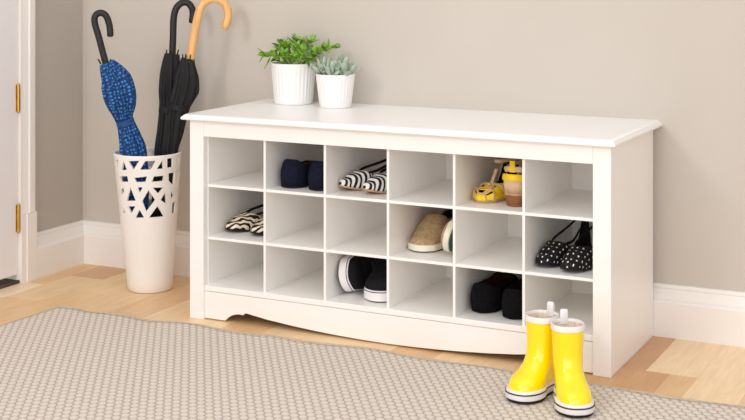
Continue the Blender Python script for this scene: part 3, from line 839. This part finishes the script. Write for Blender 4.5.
# ------------------------------------------------------------------ rain boots
def boot(label, loc, ang):
    t = thing('rain_boot', label, 'boot', (loc[0], loc[1], .0082), (0,0,math.radians(ang)), 'yellow rain boots')
    n = 40
    def ring(z, f, bk, w, waist=0):
        if f > .045: f = .045+(f-.045)*1.38
        yc = (bk-f)/2; hl = (bk+f)/2; r = []
        for k in range(n):
            a = 2*PI*k/n; cy, sx = math.cos(a), math.sin(a)
            sy = math.copysign(abs(cy)**.92, cy); ss = math.copysign(abs(sx)**.86, sx)
            if f > .05: x_k = 1+.95*(f-.05)*(5 if cy < 0 else 0)*abs(cy)**.5
            else: x_k = 1
            x = w*x_k*ss*(1-waist*max(0, cy)) * (1-waist*.9*math.exp(-((cy-.15)/.30)**2))
            r.append((x, yc+hl*sy, z))
        return r
    def loft(name, prof, mat, cap0=True, cap1=True, par=None):
        b = B(); b.rings([ring(*p) for p in prof], True, cap0, cap1); return b.build(name, M[mat], par or t, angle=50)
    Wd = .0385                                  # half width of the shaft; the foot flares out in front
    loft('outsole', [(0,.094,.044,Wd-.003,.16),(.001,.096,.046,Wd-.001,.16),(.0075,.096,.046,Wd-.001,.16)], 'black_sole')['label'] = 'black outsole'
    sw = loft('side_wall', [(.007,.098,.047,Wd+.0005,.16),(.0085,.099,.048,Wd+.001,.16),(.0225,.098,.0475,Wd+.0005,.16),(.0265,.097,.0465,Wd-.0006,.16),(.0275,.094,.044,Wd-.003,.16)], 'white_rubber'); sw['label'] = 'white side wall'
    loft('stripe', [(.0190,.0988,.0480,Wd+.0011,.16),(.0193,.0995,.0487,Wd+.0018,.16),(.0217,.0993,.0485,Wd+.0017,.16),(.0220,.0985,.0478,Wd+.0010,.16)], 'black_line', False, False, par=sw)['label'] = 'black stripe'
    prof = [(.025,.0945,.0440,Wd-.0025,.15),(.030,.0940,.0435,Wd-.0028,.14),(.037,.0925,.0425,Wd-.003,.12),(.044,.0885,.0415,Wd-.0035,.10),(.050,.0815,.0405,Wd-.0040,.08),(.055,.0730,.0398,Wd-.0046,.06),(.060,.0650,.0392,Wd-.0050,.05),(.066,.0575,.0386,Wd-.0052,.04),(.073,.0510,.0380,Wd-.0054,.03),(.082,.0455,.0372,Wd-.0055,.02),(.092,.0410,.0364,Wd-.0053,0),(.104,.0380,.0360,Wd-.0048,0),(.118,.0365,.0360,Wd-.0042,0),(.135,.0362,.0362,Wd-.0034,0),(.152,.0366,.0366,Wd-.0026,0),(.166,.0370,.0370,Wd-.0020,0)]
    b = B(); b.rings([ring(*p) for p in prof], True, True, False); b.build('boot_body', M['boot_yellow'], t, angle=80)
    R = [(.1645,.0374,.0374,Wd-.0016,0),(.165,.0382,.0382,Wd-.0008,0),(.177,.0386,.0386,Wd-.0004,0),(.1782,.0380,.0380,Wd-.0010,0),(.1782,.0365,.0365,Wd-.0026,0),(.177,.0360,.0360,Wd-.0032,0),(.164,.0352,.0352,Wd-.0040,0)]
    loft('top_band', R, 'white_rubber', False, False)['label'] = 'white band around the top'
    loft('lining', [(.172,.0354,.0354,Wd-.0038,0),(.14,.0345,.0345,Wd-.005,0),(.09,.034,.034,Wd-.007,0),(.06,.035,.033,Wd-.008,0)], 'boot_lining', False, True)['label'] = 'cream lining'
    b = B(); b.tube(smoothpath([(0,.0390,.164),(0,.0402,.180),(0,.0402,.193),(0,.0375,.198),(0,.0345,.193),(0,.0340,.180),(0,.0345,.166)], 5), .0085, 8, .25, up=(1,0,0))
    b.build('pull_loop', M['white_rubber'], t)['label'] = 'white pull loop'
    b = B(); b.box(-.0045, .0045, .0355, .0395, .055, .150); b.build('back_seam', M['boot_yellow'], t, smooth=False, bevel=.001)
    return t
boot('yellow rain boot standing on the rug, the left one nearer the bench', (1.110,-.186), -13)
boot('yellow rain boot standing on the rug, the right one further from the bench', (1.186,-.230), 31)

# ------------------------------------------------------------------ light and camera
wd = bpy.data.worlds.new('World'); bpy.context.scene.world = wd; wd.use_nodes = True
bg = wd.node_tree.nodes['Background']; bg.inputs[0].default_value = (*lin((253,250,250)), 1); bg.inputs[1].default_value = .84
def area(name, loc, target, size, power, color=(1,1,1), sy=None):
    l = bpy.data.lights.new(name, 'AREA'); l.energy = power; l.size = size; l.color = color
    if sy: l.shape = 'RECTANGLE'; l.size_y = sy
    o = bpy.data.objects.new(name, l); col.objects.link(o); o.location = loc
    o.rotation_euler = (Vector(target)-Vector(loc)).to_track_quat('-Z', 'Y').to_euler(); return o
area('key_light', (-.5,-3.6,2.5), (.5,.2,.3), .8, 36, (1,.985,.98))
area('fill_light', (2.9,-3.4,1.5), (.6,.2,.3), 2.2, 30, (1,.985,.98))
area('top_fill_light', (.9,-1.2,3.0), (.8,-.1,0), 2.0, 14, (1,.99,.97))  # unseen overhead fill lamp, added to brighten from above

area('low_fill_light', (.9,-4.2,1.0), (.7,.2,.25), 2.4, 32, (1,.985,.985))

cam = bpy.data.cameras.new('camera'); co = bpy.data.objects.new('camera', cam); col.objects.link(co)
co.location = (2.1424, -3.1511, 1.0162); co.rotation_euler = (PI/2, 0, .4613)
cam.sensor_width = 36; cam.lens = 1336.88/745*36; cam.shift_y = -252.131/745
cam.clip_start = .05
sc = bpy.context.scene; sc.camera = co
sc.cycles.max_bounces = 16; sc.cycles.diffuse_bounces = 10
sc.view_settings.view_transform = 'Standard'; sc.view_settings.look = 'None'
sc.view_settings.exposure = 0; sc.view_settings.gamma = 1
